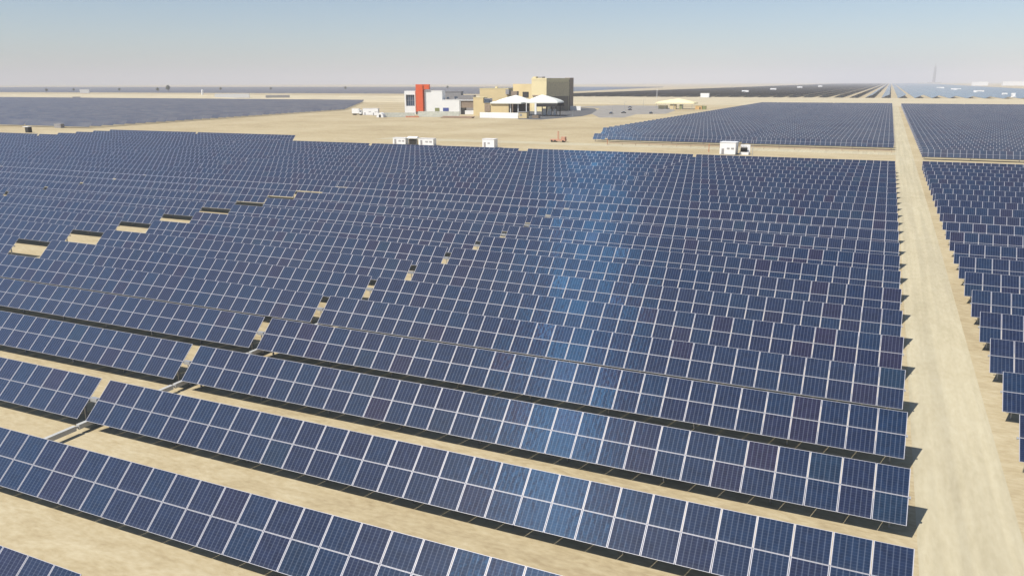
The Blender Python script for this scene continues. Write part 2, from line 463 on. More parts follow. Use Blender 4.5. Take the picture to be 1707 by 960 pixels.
def far_into(m, xc, y, n, z=0.0, ioff=0):
    c, s = math.cos(TILT), math.sin(TILT)
    def T(p): return (p[0] + xc, y + p[1] * c - p[2] * s, z + HT + p[1] * s + p[2] * c)
    for i, x in enumerate(cellx(n)):
        for j, (v0, v1) in enumerate((VLO, VHI)):
            x0, x1 = x - PW / 2, x + PW / 2
            A = [(x0, v0), (x1, v0), (x1, v1), (x0, v1)]
            B = [(x0 + FX, v0 + FY), (x1 - FX, v0 + FY), (x1 - FX, v1 - FY), (x0 + FX, v1 - FY)]
            ii = i + ioff
            m.quad([T((*p, 0.16)) for p in B], 0, [(ii + .001, j + .001), (ii + .999, j + .001), (ii + .999, j + .999), (ii + .001, j + .999)])
            for k in range(4):
                m.quad([T((*A[k], .165)), T((*A[(k + 1) % 4], .165)), T((*B[(k + 1) % 4], .165)), T((*B[k], .165))], 1)
    L = n * CP / 2
    m.quad([T(p) for p in ((-L, HW, .12), (L, HW, .12), (L, -HW, .12), (-L, -HW, .12))], 2)
    m.box(xc - L - .4, xc + L + .4, y - .07, y + .07, z + HT - .07, z + HT + .07, 1)
    for x in posts_x(n)[::2]: m.box(xc + x - .08, xc + x + .08, y - .08, y + .08, z, z + HT - 0.08, 1)
def me_far(n):
    if ('f', n) not in _cache:
        m = MB(); far_into(m, 0, 0, n); _cache['f', n] = m.mesh('solar_table', [M_pvm, M_frame, M_back])
    return _cache['f', n]
for t in indiv: make_table(t)
m = MB()
for q, t in enumerate(rest):
    far_into(m, t[0] - t[1] * CP / 2, t[2], t[1], bump(t[2]), q * 31)
tag(m.build('far_solar_tables', [M_pvm, M_frame, M_back]), 'grey blue mass of distant solar tables at the back of the fields', 'solar tables', 'solar tables at the back', 'stuff')

# drive linkage that ties the rows together through the gap beside the first tables
m = MB(); yy = 20.0; k = 0
while yy < 268:
    y2 = yy + P
    m.box(-57.17, -56.83, yy, y2 - .25, bump(yy) + .40, bump(yy) + .80)
    m.tube((-57.0, y2 - 0.24, bump(y2) + 0.62), (-57.0, y2 - 0.02, bump(y2) + 0.62), 0.10, 8)
    yy = y2
root = empty('drive_linkage', (-57.0, 42, 0), 0, 'long pale drive pipe running between the tables from row to row, low over the sand', 'pipe')
lk = m.build('drive_pipe', M_lgrey, root, loc=(57.0, -42, 0))
for k in range(0, 14):
    y = Y0 + k * P
    mm = MB(); z = bump(y)
    mm.box(-0.06, 0.06, -0.06, 0.06, 0, 0.47); mm.tube((0, 0, 0.77), (0, 0, HT - 0.13), 0.05, 8)
    mm.box(-.38, .38, -.16, .16, HT - .12, HT + .2)
    mm.build('drive_arm', M_galv, root, loc=(0, y - 42, z))

# ------------------------------------------------------------------ far tracker fields that read as one mass
def strip_field(name, xa, xb, ya, yb, pitch, label, xleft=None, xright=None):
    m = MB(); c, s = math.cos(TILT) * HW, math.sin(TILT) * HW; y = ya; k = 0
    while y < yb:
        a = xleft(y) if xleft else xa; b = xright(y) if xright else xb
        x = b; z = G + HT; q = 0
        while x > a:
            x2 = max(a, x - 60.15)
            n = (x - x2) / CP
            for j, (v0, v1) in enumerate(((-1, 0), (0, 1))):
                m.quad([(x2, y + v0 * c, z + v0 * s), (x, y + v0 * c, z + v0 * s), (x, y + v1 * c, z + v1 * s), (x2, y + v1 * c, z + v1 * s)], 0,
                       [(q, k * 2 + j + .001), (q + n, k * 2 + j + .001), (q + n, k * 2 + j + .999), (q, k * 2 + j + .999)])
            m.quad([(x2, y + c, z + s - .06), (x, y + c, z + s - .06), (x, y - c, z - s - .06), (x2, y - c, z - s - .06)], 2)
            m.box(x2, x, y - .08, y + .08, G + HT - .3, G + HT - .12, 1)
            q += 31; x = x2 - 1.2
        y += pitch; k += 1
    return tag(m.build(name, [M_pvf, M_frame, M_back]), label, 'solar field', None, 'stuff')
strip_field('left_solar_field', -2100, -470, 351, 985, P, 'wide slate blue solar field stretching off to the left behind the near rows',
            xleft=lambda y: -700 - 1.62 * (y - 200), xright=lambda y: -452 - (y - 370) * 0.155 if y < 680 else -498 - (y - 680) * 0.62)
strip_field('distant_solar_field', -6000, -850, 1740, 4300, 30.0, 'pale blue grey solar field in the haze along the left horizon',
            xright=lambda y: -780 - (y - 1700) * 0.12)

# ------------------------------------------------------------------ fixed rows running away to the horizon
ft = R(24)
def fixed_row(x, y0, y1, label):
    root = empty('panel_row', (x, y0, G), 0, label, 'panel row', 'long fixed rows running to the horizon')
    hw = 6.8; c, s = math.cos(ft) * hw, math.sin(ft) * hw; L = y1 - y0; zc = 0.3 + s
    m = MB()
    for j, (v0, v1) in enumerate(((-1, 0), (0, 1))):
        m.quad([(v0 * c, L, zc + v0 * s), (v0 * c, 0, zc + v0 * s), (v1 * c, 0, zc + v1 * s), (v1 * c, L, zc + v1 * s)], 0,
               [(0, j + .001), (L / CP, j + .001), (L / CP, j + .999), (0, j + .999)])
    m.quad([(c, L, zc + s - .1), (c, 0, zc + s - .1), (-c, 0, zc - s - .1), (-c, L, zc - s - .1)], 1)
    m.quad([(-c, 0, zc - s), (-c, 0, zc - s - .1), (c, 0, zc + s - .1), (c, 0, zc + s)], 2)
    m.quad([(c, 0, zc + s), (c, 0, zc + s - .1), (c, L, zc + s - .1), (c, L, zc + s)], 2)
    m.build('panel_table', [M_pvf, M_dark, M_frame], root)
    m = MB(); y = 1.0
    while y < L:
        m.box(-2.6, -2.4, y - .1, y + .1, 0, zc - 2.5 * math.tan(ft) - .1); m.box(2.4, 2.6, y - .1, y + .1, 0, zc + 2.4 * math.tan(ft) - .1)
        y += 6 if y < 150 else 60
    tag(m.build('posts', M_galv, root), kind='stuff')
FY = 1520.0
xs = [8 + 25.4 * (i + 0.45) for i in range(-24, 14)]
neg = [x for x in xs if x < 8]; pos = [x for x in xs if x >= 8]
for i, x in enumerate(reversed(neg)):
    fixed_row(x, FY + random.uniform(-6, 6), 13000 - i * 60, f'long dark panel row seen from behind, {ordw(i+1) if i else "first"} left of the vanishing point')
for i, x in enumerate(pos):
    fixed_row(x, FY + random.uniform(-6, 6), 13000, f'long pale grey panel row, {ordw(i+1) if i else "first"} right of the vanishing point')

# ------------------------------------------------------------------ cabins, boxes and small equipment near the fields
def cabin(name, loc, rz, w, d, h, label, cat, group=None, door=True, roof=None, vents=2, mat=None, base=0.25):
    r = empty(name, loc, rz, label, cat, group)
    m = MB(); m.box(0, w, 0, d, base, h); m.build('wall', mat or M_cabin, r)
    m = MB(); m.box(-.12, w + .12, -.12, d + .12, h + .002, h + .14); m.build('roof', roof or M_cabin, r)
    m = MB(); m.box(.1, w - .1, .1, d - .1, 0, base - .002); m.build('plinth', M_conc, r)
    if door:
        m = MB(); m.box(w * .12, w * .12 + .95, -.04, -.002, base + .05, base + 2.1); dd = m.build('door', M_greyc, r)
        m = MB(); m.box(w * .12 + .8, w * .12 + .86, -.09, -.042, base + 1.0, base + 1.15); m.build('handle', M_dark, dd)
    for i in range(vents):
        m = MB(); x = w * (.45 + .28 * i)
        for q in range(5): m.box(x, x + w * .18, -.03, -.002, h * .45 + q * .14, h * .45 + q * .14 + .08)
        m.build('vent', M_greyc, r)
    return r
c1 = cabin('inverter_cabin', (-57.0, 314.7, G), 0, 5.9, 6.0, 4.6, 'large white inverter cabin standing behind the last near row, left of the road', 'cabin', 'white cabins behind the near field')
t = empty('transformer', (-50.0, 317.4, G), 0, 'black transformer on a white plinth beside the large white cabin', 'transformer')
m = MB(); m.box(0, 3.4, 0, 2.8, 0, 1.0); m.build('plinth', M_cabin, t)
m = MB(); m.box(0.3, 2.6, .3, 2.3, 1.002, 2.6); m.build('tank', M_dark, t)
m = MB(); 
for q in range(7): m.box(.45 + q * .3, .5 + q * .3, .02, .298, 1.2, 2.4)
m.build('radiator', M_dark, t)
m = MB(); m.tube((.6, 1, 2.602), (.6, 1, 3.2), .12); m.tube((1.4, 1, 2.602), (1.4, 1, 3.2), .12); m.tube((2.2, 1, 2.602), (2.2, 1, 3.2), .12); m.build('bushings', M_brown, t)
m = MB(); m.box(-.1, 3.5, 2.9, 3.05, 0, 3.7); m.build('blast_wall', M_cabin, t)
cabin('inverter_cabin', (-201.9, 310.7, G), R(4), 6.4, 3, 2.9, 'low white cabin, leftmost of three behind the near field', 'cabin', 'white cabins behind the near field')
t = empty('switchgear', (-194.6, 310.6, G), R(4), 'black switchgear under a white canopy between two low white cabins', 'switchgear')
m = MB(); m.box(1.0, 4.3, .4, 2.4, 0, 2.6); m.build('cabinet', M_dark, t)
m = MB(); m.prism([(-.2, 3.0), (3.0, 3.0), (1.4, 3.7)], 0.2, 5.0); m.build('roof', M_cabin, t)
for q in ((.3, 0), (4.8, 0), (.3, 2.7), (4.8, 2.7)):
    m = MB(); m.box(q[0], q[0] + .12, q[1], q[1] + .12, 0, 2.995); m.build('post', M_galv, t)
cabin('inverter_cabin', (-187.9, 309.9, G), R(4), 7.2, 3, 3.0, 'low white cabin right of the black switchgear', 'cabin', 'white cabins behind the near field')
cabin('inverter_cabin', (-155.8, 309.0, G), 0, 5.6, 3.4, 3.7, 'white cabin standing alone at the sandy notch in the near field', 'cabin', 'white cabins behind the near field', vents=1)
# far left
t = empty('transformer', (-446, 306, G), 0, 'small black box under a pale lid beside the far left sand patch', 'transformer')
m = MB(); m.box(0, 2.8, 0, 2.2, 0, 3.1); m.build('tank', M_dark, t)
m = MB(); m.box(-1.6, 3.0, -.2, 2.4, 3.102, 3.4); m.build('lid', M_cabin, t)
cabin('inverter_cabin', (-476, 346, G), 0, 6, 2.6, 2.5, 'low dark grey shed between the near rows and the left field', 'shed', mat=M_greyc, roof=M_greyc, door=False)

# pipe rail in front of the far field
r = empty('pipe_rail', (-111, 345, G), 0, 'long low brown pipe on short posts along the front of the far field', 'pipe')
m = MB(); m.tube((0, 0, .95), (114, 4.5, .95), .13); m.build('pipe', M_pipe, r)
for q in range(20):
    m = MB(); f = q / 19; m.box(114 * f - .08, 114 * f + .08, 4.5 * f - .08, 4.5 * f + .08, 0, .815); m.build('post', M_pipe, r)
for i, (x, y, h, l) in enumerate([(-111.8, 345, 2.6, 'short rusty marker post at the left end of the brown pipe'), (-62.5, 322, 3.4, 'rusty post just left of the large white cabin'), (-43.9, 309, 6.0, 'thin grey pole just right of the black transformer')]):
    r = empty('marker_post', (x, y, G), 0, l, 'post'); m = MB(); m.tube((0, 0, 0), (0, 0, h), .14 if i < 2 else .07, mi=0); m.build('pole', M_rust if i < 2 else M_galv, r)
    m = MB(); m.box(-.25, .25, -.25, .25, 0, .12); m.build('base', M_conc, r)
# drilling / survey machine: low reddish rig on the open sand
r = empty('drilling_rig', (-142, 352, G), 0, 'small rusty red machine with an upright mast on the open sand', 'machine')
m = MB(); m.box(0, 7.4, 0, 2.2, .55, 1.3); m.build('chassis', M_rig, r)
m = MB(); m.box(5.4, 7.3, .1, 2.1, 1.302, 2.5); m.build('cab', M_rig, r)
m = MB(); m.box(3.3, 3.55, .9, 1.15, 1.302, 5.0); m.box(3.75, 4.0, .9, 1.15, 1.302, 5.0)
for q in range(7): m.box(3.552, 3.748, .95, 1.1, 1.6 + q * .5, 1.7 + q * .5)
m.build('mast', M_rig, r)
for x in (.8, 2.4, 6.4):
    for y in (-.02, 2.0):
        m = MB(); m.tube((x, y, .5), (x, y + .24, .5), .5, 14); m.build('wheel', M_rubber, r)

# ------------------------------------------------------------------ the visitor complex
def part(root, name, mat, *boxes):
    m = MB()
    for b in boxes: m.box(*b)
    return m.build(name, mat, root)

r = empty('office_building', (-387.7, 616.6, G), R(18), 'white building with a tall orange red fin and a dark window', 'building')
w = part(r, 'wall', M_white, (.7, 10.4, 0, 13, 0, 7.2), (.7, 2.0, 0, 13, 7.202, 16.8), (9.7, 10.4, 0, 13, 7.202, 16.8), (2.002, 9.698, 1.2, 13, 7.202, 16.8), (.7, 10.4, 0, 13, 16.802, 20.0), (18.6, 34.4, 0, 14, 0, 20.0), (34.402, 49.7, 0, 14, 0, 12.3), (10.402, 18.598, 3, 14, 0, 15))
wn = part(r, 'window', M_glassb, (2.05, 9.65, 1.0, 1.19, 7.25, 16.75))
part(wn, 'mullions', M_frame, *[(2.05 + 1.9 * i - .09, 2.05 + 1.9 * i + .09, .86, .998, 7.25, 16.75) for i in range(1, 4)], (2.05, 9.65, .84, .858, 11.9, 12.15))
part(r, 'fin', M_red, (11.4, 17.6, -2, 3.0, 2.4, 25.6), (17.602, 23.2, -1.2, 3.0, 21.4, 25.6), (17.602, 18.55, 0.4, 3, 2.4, 21.398))
part(r, 'fin_base', M_greyc, (11.6, 17.4, -1.6, 2.9, 0, 2.398))
part(r, 'door', M_dark, (19.2, 21.6, -.1, -.002, 0, 2.6))
part(r, 'sign', M_green, (27.7, 31.7, -.14, -.004, 2.8, 5.6))
part(r, 'sign', M_blue, (34.9, 40.0, -.14, -.004, 2.8, 5.7))
part(r, 'parapet', M_white, (18.5, 34.5, -.1, .3, 20.002, 20.5), (34.6, 49.8, -.1, .3, 12.302, 12.7))
for x in (24, 42.5, 45.5): part(r, 'roof_unit', M_greyc, (x, x + 2, 6, 8, 12.302 if x > 34 else 20.002, (12.302 if x > 34 else 20.002) + 1.4))
r = empty('annex_building', (-336.0, 633.9, G), R(18), 'brown fronted annex with a dark entrance, between white and tan buildings', 'building')
part(r, 'wall', M_brown, (-4.3, 7.2, .6, 9, 5.7, 11.6)); part(r, 'column', M_white, (-4.4, -3.9, 0, .5, 0, 11.8)); part(r, 'column', M_white, (7.3, 7.8, 0, .5, 0, 11.8))
part(r, 'roof', M_white, (-4.5, 8, -.1, 9.2, 11.802, 12.2)); part(r, 'entrance', M_dark, (-4.0, -.5, .7, 9, 0, 5.6)); part(r, 'wall_base', M_white, (-.4, 7.2, .7, 9, 0, 3.4))
r = empty('grey_hall', (-400.5, 654.5, G), R(18), 'grey flat roofed hall rising behind the low white wing', 'building')
part(r, 'wall', M_greyc, (28, 44, 1, 14, 0, 18.8), (44.002, 56, 1, 14, 0, 15.8)); part(r, 'roof', M_greyc, (27.7, 44.3, .7, 14.3, 18.802, 19.3)); part(r, 'window', M_glassb, (31, 33, .8, .998, 12.6, 14.2)); part(r, 'window', M_glassb, (38, 41, .8, .998, 12.6, 14.6))

r = empty('tan_building', (-318.3, 614.9, G), R(10), 'tan two storey building with a brown window bay and white wall below', 'building')
part(r, 'wall', M_tan, (.2, 9.0, 0, 12, 0, 14.6), (9.002, 31, 0, 12, 0, 10.4))
part(r, 'window_bay', M_brown, (10.2, 15.0, -.5, -.002, 3.6, 9.4)); part(r, 'window', M_glassb, (10.0, 14.8, -.55, -.004, 10.8, 13.6)); part(r, 'window_surround', M_greyc, (9.6, 15.2, -.502, 6, 10.5, 10.79), (9.6, 15.2, .3, 6, 13.7, 14.2), (9.6, 15.2, .3, 6, 10.8, 13.698))
part(r, 'parapet', M_tanl, (0, 9.2, -.2, 12.2, 14.602, 15.1))
r = empty('tan_hall', (-334.0, 655.0, G), R(10), 'long tan hall with a flat roof rising behind the white canopy', 'building')
part(r, 'wall', M_tan, (1.6, 28, 0, 16, 0, 21.6)); part(r, 'parapet', M_tanl, (1.4, 28.2, -.2, 16.2, 21.602, 22.2)); part(r, 'roof_unit', M_greyc, (26, 29, -2, 4, 17, 21)); part(r, 'roof_unit', M_tanl, (15, 17, 3, 6, 22.202, 23.4))
part(r, 'stair_block', M_brown, (31, 36, -1, 6, 0, 19.5))

def canopy_roof(m, x0, x1, y0, y1, ze, xp, zp, n=14, sag=1.3, th=.18):
    """tensioned membrane: eaves rectangle rising in a concave curve to one peak"""
    yp = (y0 + y1) / 2
    def H(x, y):
        u = (xp - x) / (xp - x0) if x < xp else (x - xp) / (x1 - xp); v = abs(y - yp) / ((y1 - y0) / 2)
        d = min(1, max(u, v)); return ze + (zp - ze) * (1 - d) ** 0.72
    X = [x0 + (x1 - x0) * i / n for i in range(n + 1)]; X = sorted(set(X + [xp])); Yv = [y0 + (y1 - y0) * i / n for i in range(n + 1)]
    for i in range(len(X) - 1):
        for j in range(n):
            q = [(X[i], Yv[j]), (X[i + 1], Yv[j]), (X[i + 1], Yv[j + 1]), (X[i], Yv[j + 1])]
            m.quad([(a, b, H(a, b)) for a, b in q]); m.quad([(a, b, H(a, b) - th) for a, b in reversed(q)])
    m.box(x0, x1, y0 - .1, y0, ze - 1.0, ze + .05); m.box(x0, x1, y1, y1 + .1, ze - 1.0, ze + .05); m.box(x1, x1 + .1, y0, y1, ze - 1.0, ze + .05); m.box(x0 - .1, x0, y0, y1, ze - 1.0, ze + .05)
r = empty('tent_canopy', (-318.3, 614.9, G), R(10), 'left peak of the two white tensile canopies, over a dark opening', 'canopy', 'white tensile canopies')
m = MB(); canopy_roof(m, 15.4, 46.0, 13, 29, 11.0, 32, 16.6); m.build('roof_membrane', M_membrane, r)
m = MB(); canopy_roof(m, 15.4, 42.0, -1.0, 12.9, 10.9, 30, 13.4, sag=.6); m.build('front_membrane', M_membrane, r)
part(r, 'opening', M_dark, (31.2, 45.5, 14, 15, 0, 10.2)); 
for x in (32, 38.5, 45.6): part(r, 'column', M_white, (x, x + .6, 1, 1.6, 0, 10.3))
r = empty('tent_canopy', (-318.3, 614.9, G), R(10), 'right white tensile canopy, wide and open on dark columns', 'canopy', 'white tensile canopies')
m = MB(); canopy_roof(m, 46.2, 73.0, -2, 24, 11.4, 57, 17.2); m.build('roof_membrane', M_membrane, r)
part(r, 'fascia', M_dark, (55, 73.2, 24.2, 24.4, 7.5, 10.8), (55, 72.8, -1.8, -1.6, 7.6, 10.3))
part(r, 'column', M_white, (53.6, 55.2, -2, -.8, 0, 10.3))
for x in (48.5, 59.5, 63.5, 67.5, 71.5): part(r, 'column', M_dark, (x, x + .6, -.9, -.3, 0, 7.6))
for x in (58, 62, 66, 70): part(r, 'column', M_dark, (x, x + .6, 22, 22.6, 0, 11))
for i, (x, w, h) in enumerate([(57.5, 3.2, 3.2), (62.2, 3.4, 3.0), (67, 3.0, 3.1)]):
    part(r, 'partition', M_white, (x, x + w, 10, 10.3, .6, .6 + h + 2))
r = empty('plant_hall', (-336.3, 734.9, G), R(-12), 'tall sand coloured hall with a shaded brown side, highest of the buildings', 'building')
part(r, 'wall', M_tanl, (22.4, 39.8, 0, 46, 0, 29.2)); part(r, 'low_wing', M_tan, (.1, 22.398, 0, 20, 0, 25.6))
part(r, 'parapet', M_tanl, (22.2, 40.0, -.2, 46.2, 29.202, 31.0)); part(r, 'stair_tower', M_brown, (34.5, 40.6, 40, 46.6, 0, 31.4))
part(r, 'roof_unit', M_greyc, (27, 32, 4, 9, 31.002, 32.3)); part(r, 'roof_unit', M_tanl, (23, 26.5, 1, 6, 31.002, 32.4))
part(r, 'shaded_side_slab', M_olive, (39.802, 40.2, 1, 39.9, 14, 27.6)); part(r, 'loading_door', M_odark, (39.81, 40.4, 8, 38, 0, 13.9)); part(r, 'window', M_dark, (12.0, 19.0, -.4, -.002, 13.0, 18.2)); part(r, 'ledge', M_brown, (24, 39.7, -.9, -.002, 14, 15.2))  # olive side slab carries the face's shade in its colour

# hoardings and walls along the front
def hoarding(loc, rz, w, h, label, mat=None):
    r = empty('hoarding', loc, rz, label, 'wall', 'white site walls')
    k = max(1, round(w / 2.6)); s = w / k
    m = MB()
    for i in range(k): m.box(i * s + .03, (i + 1) * s - .03, 0, .08, .25, h)
    m.build('panels', mat or M_white, r)
    m = MB()
    for i in range(k + 1): m.box(i * s - .06, i * s + .06, .082, .2, 0, h + .1)
    m.build('posts', M_galv, r); m = MB(); m.box(0, w, -.1, .3, 0, .248); m.build('footing', M_conc, r)
M_pale = simple('pale_grey_green_wall', (0.52, 0.53, 0.46), 0.8)
hoarding((-371, 560, G), R(18), 25, 3.6, 'pale grey wall in front of the white building, left of the orange fin', M_pale)
hoarding((-349, 576, G), R(8), 36, 4.4, 'white wall at the foot of the white building, right of the orange fin', M_pale)
hoarding((-291.6, 574.5, G), 0, 33, 4.4, 'white wall at the foot of the tan building')
hoarding((-298.4, 767.8, G), R(-6), 22, 4.2, 'distant white wall right of the tall sand coloured hall')
r = empty('guard_hut', (-261.6, 582, G), 0, 'small tan hut in front of the white canopies', 'hut')
part(r, 'wall', M_tan, (0, 7, 0, 4, 0, 4.6)); part(r, 'roof', M_greyc, (-.4, 7.4, -.4, 4.4, 4.602, 5.0)); part(r, 'window', M_greyc, (1, 3, -.06, -.002, 1.6, 3.4)); part(r, 'column', M_dark, (-1.6, -1.1, 0, .5, 0, 4.9))
r = empty('skip', (-251.5, 586, G), 0, 'low dark brown box at the edge of the asphalt', 'box')
m = MB(); m.prism([(0, 0), (3.4, 0), (4.0, 2.5), (-.5, 2.5)], 0, 5.2); m.build('body', M_brown, r); part(r, 'rim', M_dark, (-.15, 5.35, -.6, 4.1, 2.502, 2.65))
r = empty('lorry', (-421.5, 586, G), R(8), 'white lorry with dark wheels, leftmost of the white vehicles', 'lorry')
part(r, 'tank_body', M_cabin, (0, 6.6, 0, 2.8, 1.5, 5.4)); part(r, 'cab', M_cabin, (6.75, 9.0, .1, 2.7, 1.1, 4.4)); part(r, 'windscreen', M_glassb, (7.2, 8.7, .02, .098, 2.8, 3.9)); part(r, 'chassis', M_dark, (0, 9, .5, 2.3, .8, 1.08))
for x in (1.2, 2.6, 7.8):
    for y in (.1, 2.4):
        m = MB(); m.tube((x, y, .6), (x, y + .3, .6), .6, 16); m.build('wheel', M_rubber, r)
for (x, y, w, d, h, l) in [(-411.5, 588, 12.2, 3, 5.6, 'long white double stacked site cabin right of the white lorry'), (-398.5, 583, 5.4, 3, 6.0, 'tall narrow white site cabin with dark wheels side')]:
    cabin('site_cabin', (x, y, G), R(10), w, d, h, l, 'cabin', 'white site cabins')
r = empty('igloo_tent', (-371.5, 556, G), R(10), 'small white rounded tent on the sand below the pale wall', 'tent')
m = MB(); prof = [(-3 + 0, 0)] + [(3 * math.cos(math.pi - math.pi * k / 10) , 3.8 * math.sin(math.pi * k / 10)) for k in range(1, 10)] + [(3, 0)]
m.prism(prof, -2.5, 2.5, axis='y'); m.build('canvas', M_cabin, r); part(r, 'opening', M_dark, (-.8, .8, -2.56, -2.502, 0, 2.2))

# clutter at the foot of the walls
r = empty('barrier', (-352, 562, G), R(10), 'row of orange plastic barriers on the sand before the orange fin', 'barrier')
for i in range(5):
    m = MB(); m.prism([(-.35, 0), (.35, 0), (.12, 1.2), (-.12, 1.2)], i * 2.3, i * 2.3 + 2.0); m.build('segment', M_rust, r)
r = empty('pipe_stack', (-322, 566, G), R(4), 'long low stack of brown pipes on the sand before the low white wing', 'pipes')
for i, (yy_, zz_) in enumerate([(0, .4), (.82, .4), (1.64, .4), (.41, 1.1), (1.23, 1.1)]):
    m = MB(); m.tube((i * .5, yy_, zz_), (27 + i * .4, yy_, zz_), .39, 10); m.build('pipe', M_pipe, r)
def shrub(x, y, h, label):
    r = empty('shrub', (x, y, G), 0, label, 'shrub', 'shrubs at the foot of the white building'); rnd = random.Random(int(x * 7)); m = MB()
    for q in range(160):
        p = Vector((rnd.gauss(0, h * .3), rnd.gauss(0, h * .3), abs(rnd.gauss(h * .45, h * .22)))); u = Vector((rnd.gauss(0, 1), rnd.gauss(0, 1), rnd.gauss(0, 1))).normalized() * h * .1; v = u.orthogonal().normalized() * h * .08
        m.quad([p - u - v, p + u - v, p + u + v, p - u + v])
    m.build('foliage', M_leaf, r); m = MB(); m.tube((0, 0, 0), (0, 0, h * .5), .09, 6); m.build('stem', M_bark, r)
shrub(-366, 607, 3.2, 'dark green shrub under the orange fin, left one'); shrub(-362, 609, 2.6, 'dark green shrub under the orange fin, right one')
# yellow and cream canopy with small huts, right of the complex
r = empty('shade_canopy', (-220, 836, G), 0, 'wide cream canopy on posts beside the paved yard', 'canopy')
m = MB(); canopy_roof(m, 0, 40, 0, 18, 6.4, 22, 10.6); m.build('roof_membrane', M_yell, r)
for x in (1, 10, 19, 28, 38):
    part(r, 'post', M_galv, (x, x + .3, .3, .6, 0, 5.4))
part(r, 'kiosk', M_tan, (15, 21, 1.2, 6, 0, 4.8)); part(r, 'kiosk', M_green, (25, 28, 1.2, 5, 0, 4.6)); part(r, 'kiosk', M_tanl, (2, 11, 5, 9, 0, 3.4))
r = empty('orange_hut', (-178, 834, G), 0, 'small orange tan hut with a dark shed end, right of the cream canopy', 'hut')
part(r, 'wall', M_oran, (0, 6.6, 0, 4, 0, 3.8)); part(r, 'roof', M_yell, (-.4, 7, -.4, 4.4, 3.802, 4.1)); part(r, 'shed', M_green, (7.2, 10.6, 0, 3.6, 0, 3.6)); part(r, 'door', M_dark, (4.2, 5.4, -.06, -.002, 0, 2.3))

def car(loc, rz, label, L=4.6, mat=M_car):
    r = empty('parked_car', loc, rz, label, 'car', 'dark vehicles parked on the yard')
    m = MB(); m.prism([(0, .35), (L, .35), (L, .95), (L * .78, 1.05), (L * .2, 1.05), (0, .85)], -.9, .9, axis='y'); b = m.build('body', mat, r)
    m = MB(); m.prism([(L * .2, 1.052), (L * .8, 1.052), (L * .66, 1.75), (L * .32, 1.75)], -.78, .78, axis='y'); m.build('cabin', M_glassb, r)
    for x in (.9, L - .9):
        for y in (-.95, .73):
            m = MB(); m.tube((x, y, .36), (x, y + .22, .36), .36, 14); m.build('wheel', M_rubber, r)
car((-222, 690, G), R(80), 'dark car on the yard, leftmost of the four'); car((-217, 707, G), R(20), 'dark car on the yard, second from the left and widest'); car((-234, 787, G), R(70), 'dark car farther back on the yard, third from the left'); car((-190, 705, G), R(85), 'dark car at the right edge of the yard, nearest the far panels')
car((-258, 865, G), R(10), 'dark car far back on the yard near the cream canopy')
for i, (x, y, h, l) in enumerate([(-383, 1464, 13, 'slim pale mast in front of the dark panel rows'), (-305, 1470, 6, 'short pale mast beside the white box in the dark rows')]):
    r = empty('mast', (x, y, G), 0, l, 'mast'); m = MB(); m.tube((0, 0, 0), (0, 0, h), .45, 8, r2=.25); m.build('pole', M_cabin, r); part(r, 'base', M_conc, (-1, 1, -1, 1, 0, .4)); part(r, 'lamp_head', M_cabin, (-1, 1, -.3, .3, h + .002, h + .6))

for i, (x, y, l) in enumerate([(-238, 640, 'lamp post beside the asphalt, right of the white canopies'), (-207, 650, 'lamp post at the front corner of the paved yard'), (-236, 780, 'lamp post in the middle of the paved yard'), (-252, 905, 'lamp post at the back of the paved yard near the cream canopy')]):
    r = empty('lamp_post', (x, y, G), 0, l, 'lamp post', 'lamp posts round the yard'); m = MB(); m.tube((0, 0, .3), (0, 0, 8), .16, 8, r2=.09); m.build('pole', M_galv, r)
    m = MB(); m.tube((0, 0, 7.9), (1.5, 0, 8.3), .06, 6); m.build('arm', M_galv, r); part(r, 'lamp_head', M_greyc, (1.2, 2.1, -.15, .15, 8.25, 8.4)); part(r, 'base', M_conc, (-.3, .3, -.3, .3, 0, .3))
# cabins inside the dark rows and the field to the right
for i, (px_, py_, w, h) in enumerate([(-309, 1486, 15, 7.5), (-313, 1962, 15, 8.3), (-318, 2500, 16, 9), (-322, 3300, 18, 10), (-300, 4000, 18, 10.5)]):
    cabin('inverter_cabin', (px_, py_, G), 0, w, 8, h, f'white box standing in the dark rows, {["nearest and largest", "second nearest", "third", "fourth", "fifth and farthest"][i]}', 'cabin', 'white boxes in the dark rows', door=False, vents=0)
for i, (px_, py_, w) in enumerate([(176, 1640, 8), (190, 1640, 6), (170, 2100, 20), (160, 2700, 26), (150, 3300, 24)]):
    cabin('inverter_cabin', (px_, py_, G), 0, w, 6, 7.5, f'white box in the pale field at the right edge, {["nearest, left of a pair", "nearest, right of a pair", "second nearest", "third nearest", "farthest"][i]}', 'cabin', 'white boxes in the right field', door=False, vents=0)
# long sheds on the right horizon
for i, (x, y, w, h, l) in enumerate([(640, 6000, 190, 26, 'long bright white shed on the right horizon'), (470, 6000, 90, 24, 'shorter white shed on the right horizon, left of the long one')]):
    cabin('long_shed', (x, y, G), 0, w, 60, h, l, 'shed', 'sheds on the right horizon', door=False, vents=0)

# solar tower in the haze
r = empty('solar_tower', (385, 9200, G), 0, 'tall slim tower standing faint in the haze on the right horizon', 'tower')
m = MB(); m.tube((0, 0, 0), (0, 0, 140), 14, 16, r2=11); m.build('shaft', M_greyc, r)
m = MB(); m.tube((0, 0, 140.1), (0, 0, 172), 11, 16, r2=9); m.build('receiver', M_greyc, r); m = MB(); m.tube((0, 0, 172.1), (0, 0, 205), 4, 8, r2=2); m.build('tip', M_conc, r)
part(r, 'plant_block', M_conc, (-60, 70, -30, 30, 0, 22)); part(r, 'plant_block', M_conc, (-150, -80, -30, 30, 0, 14))

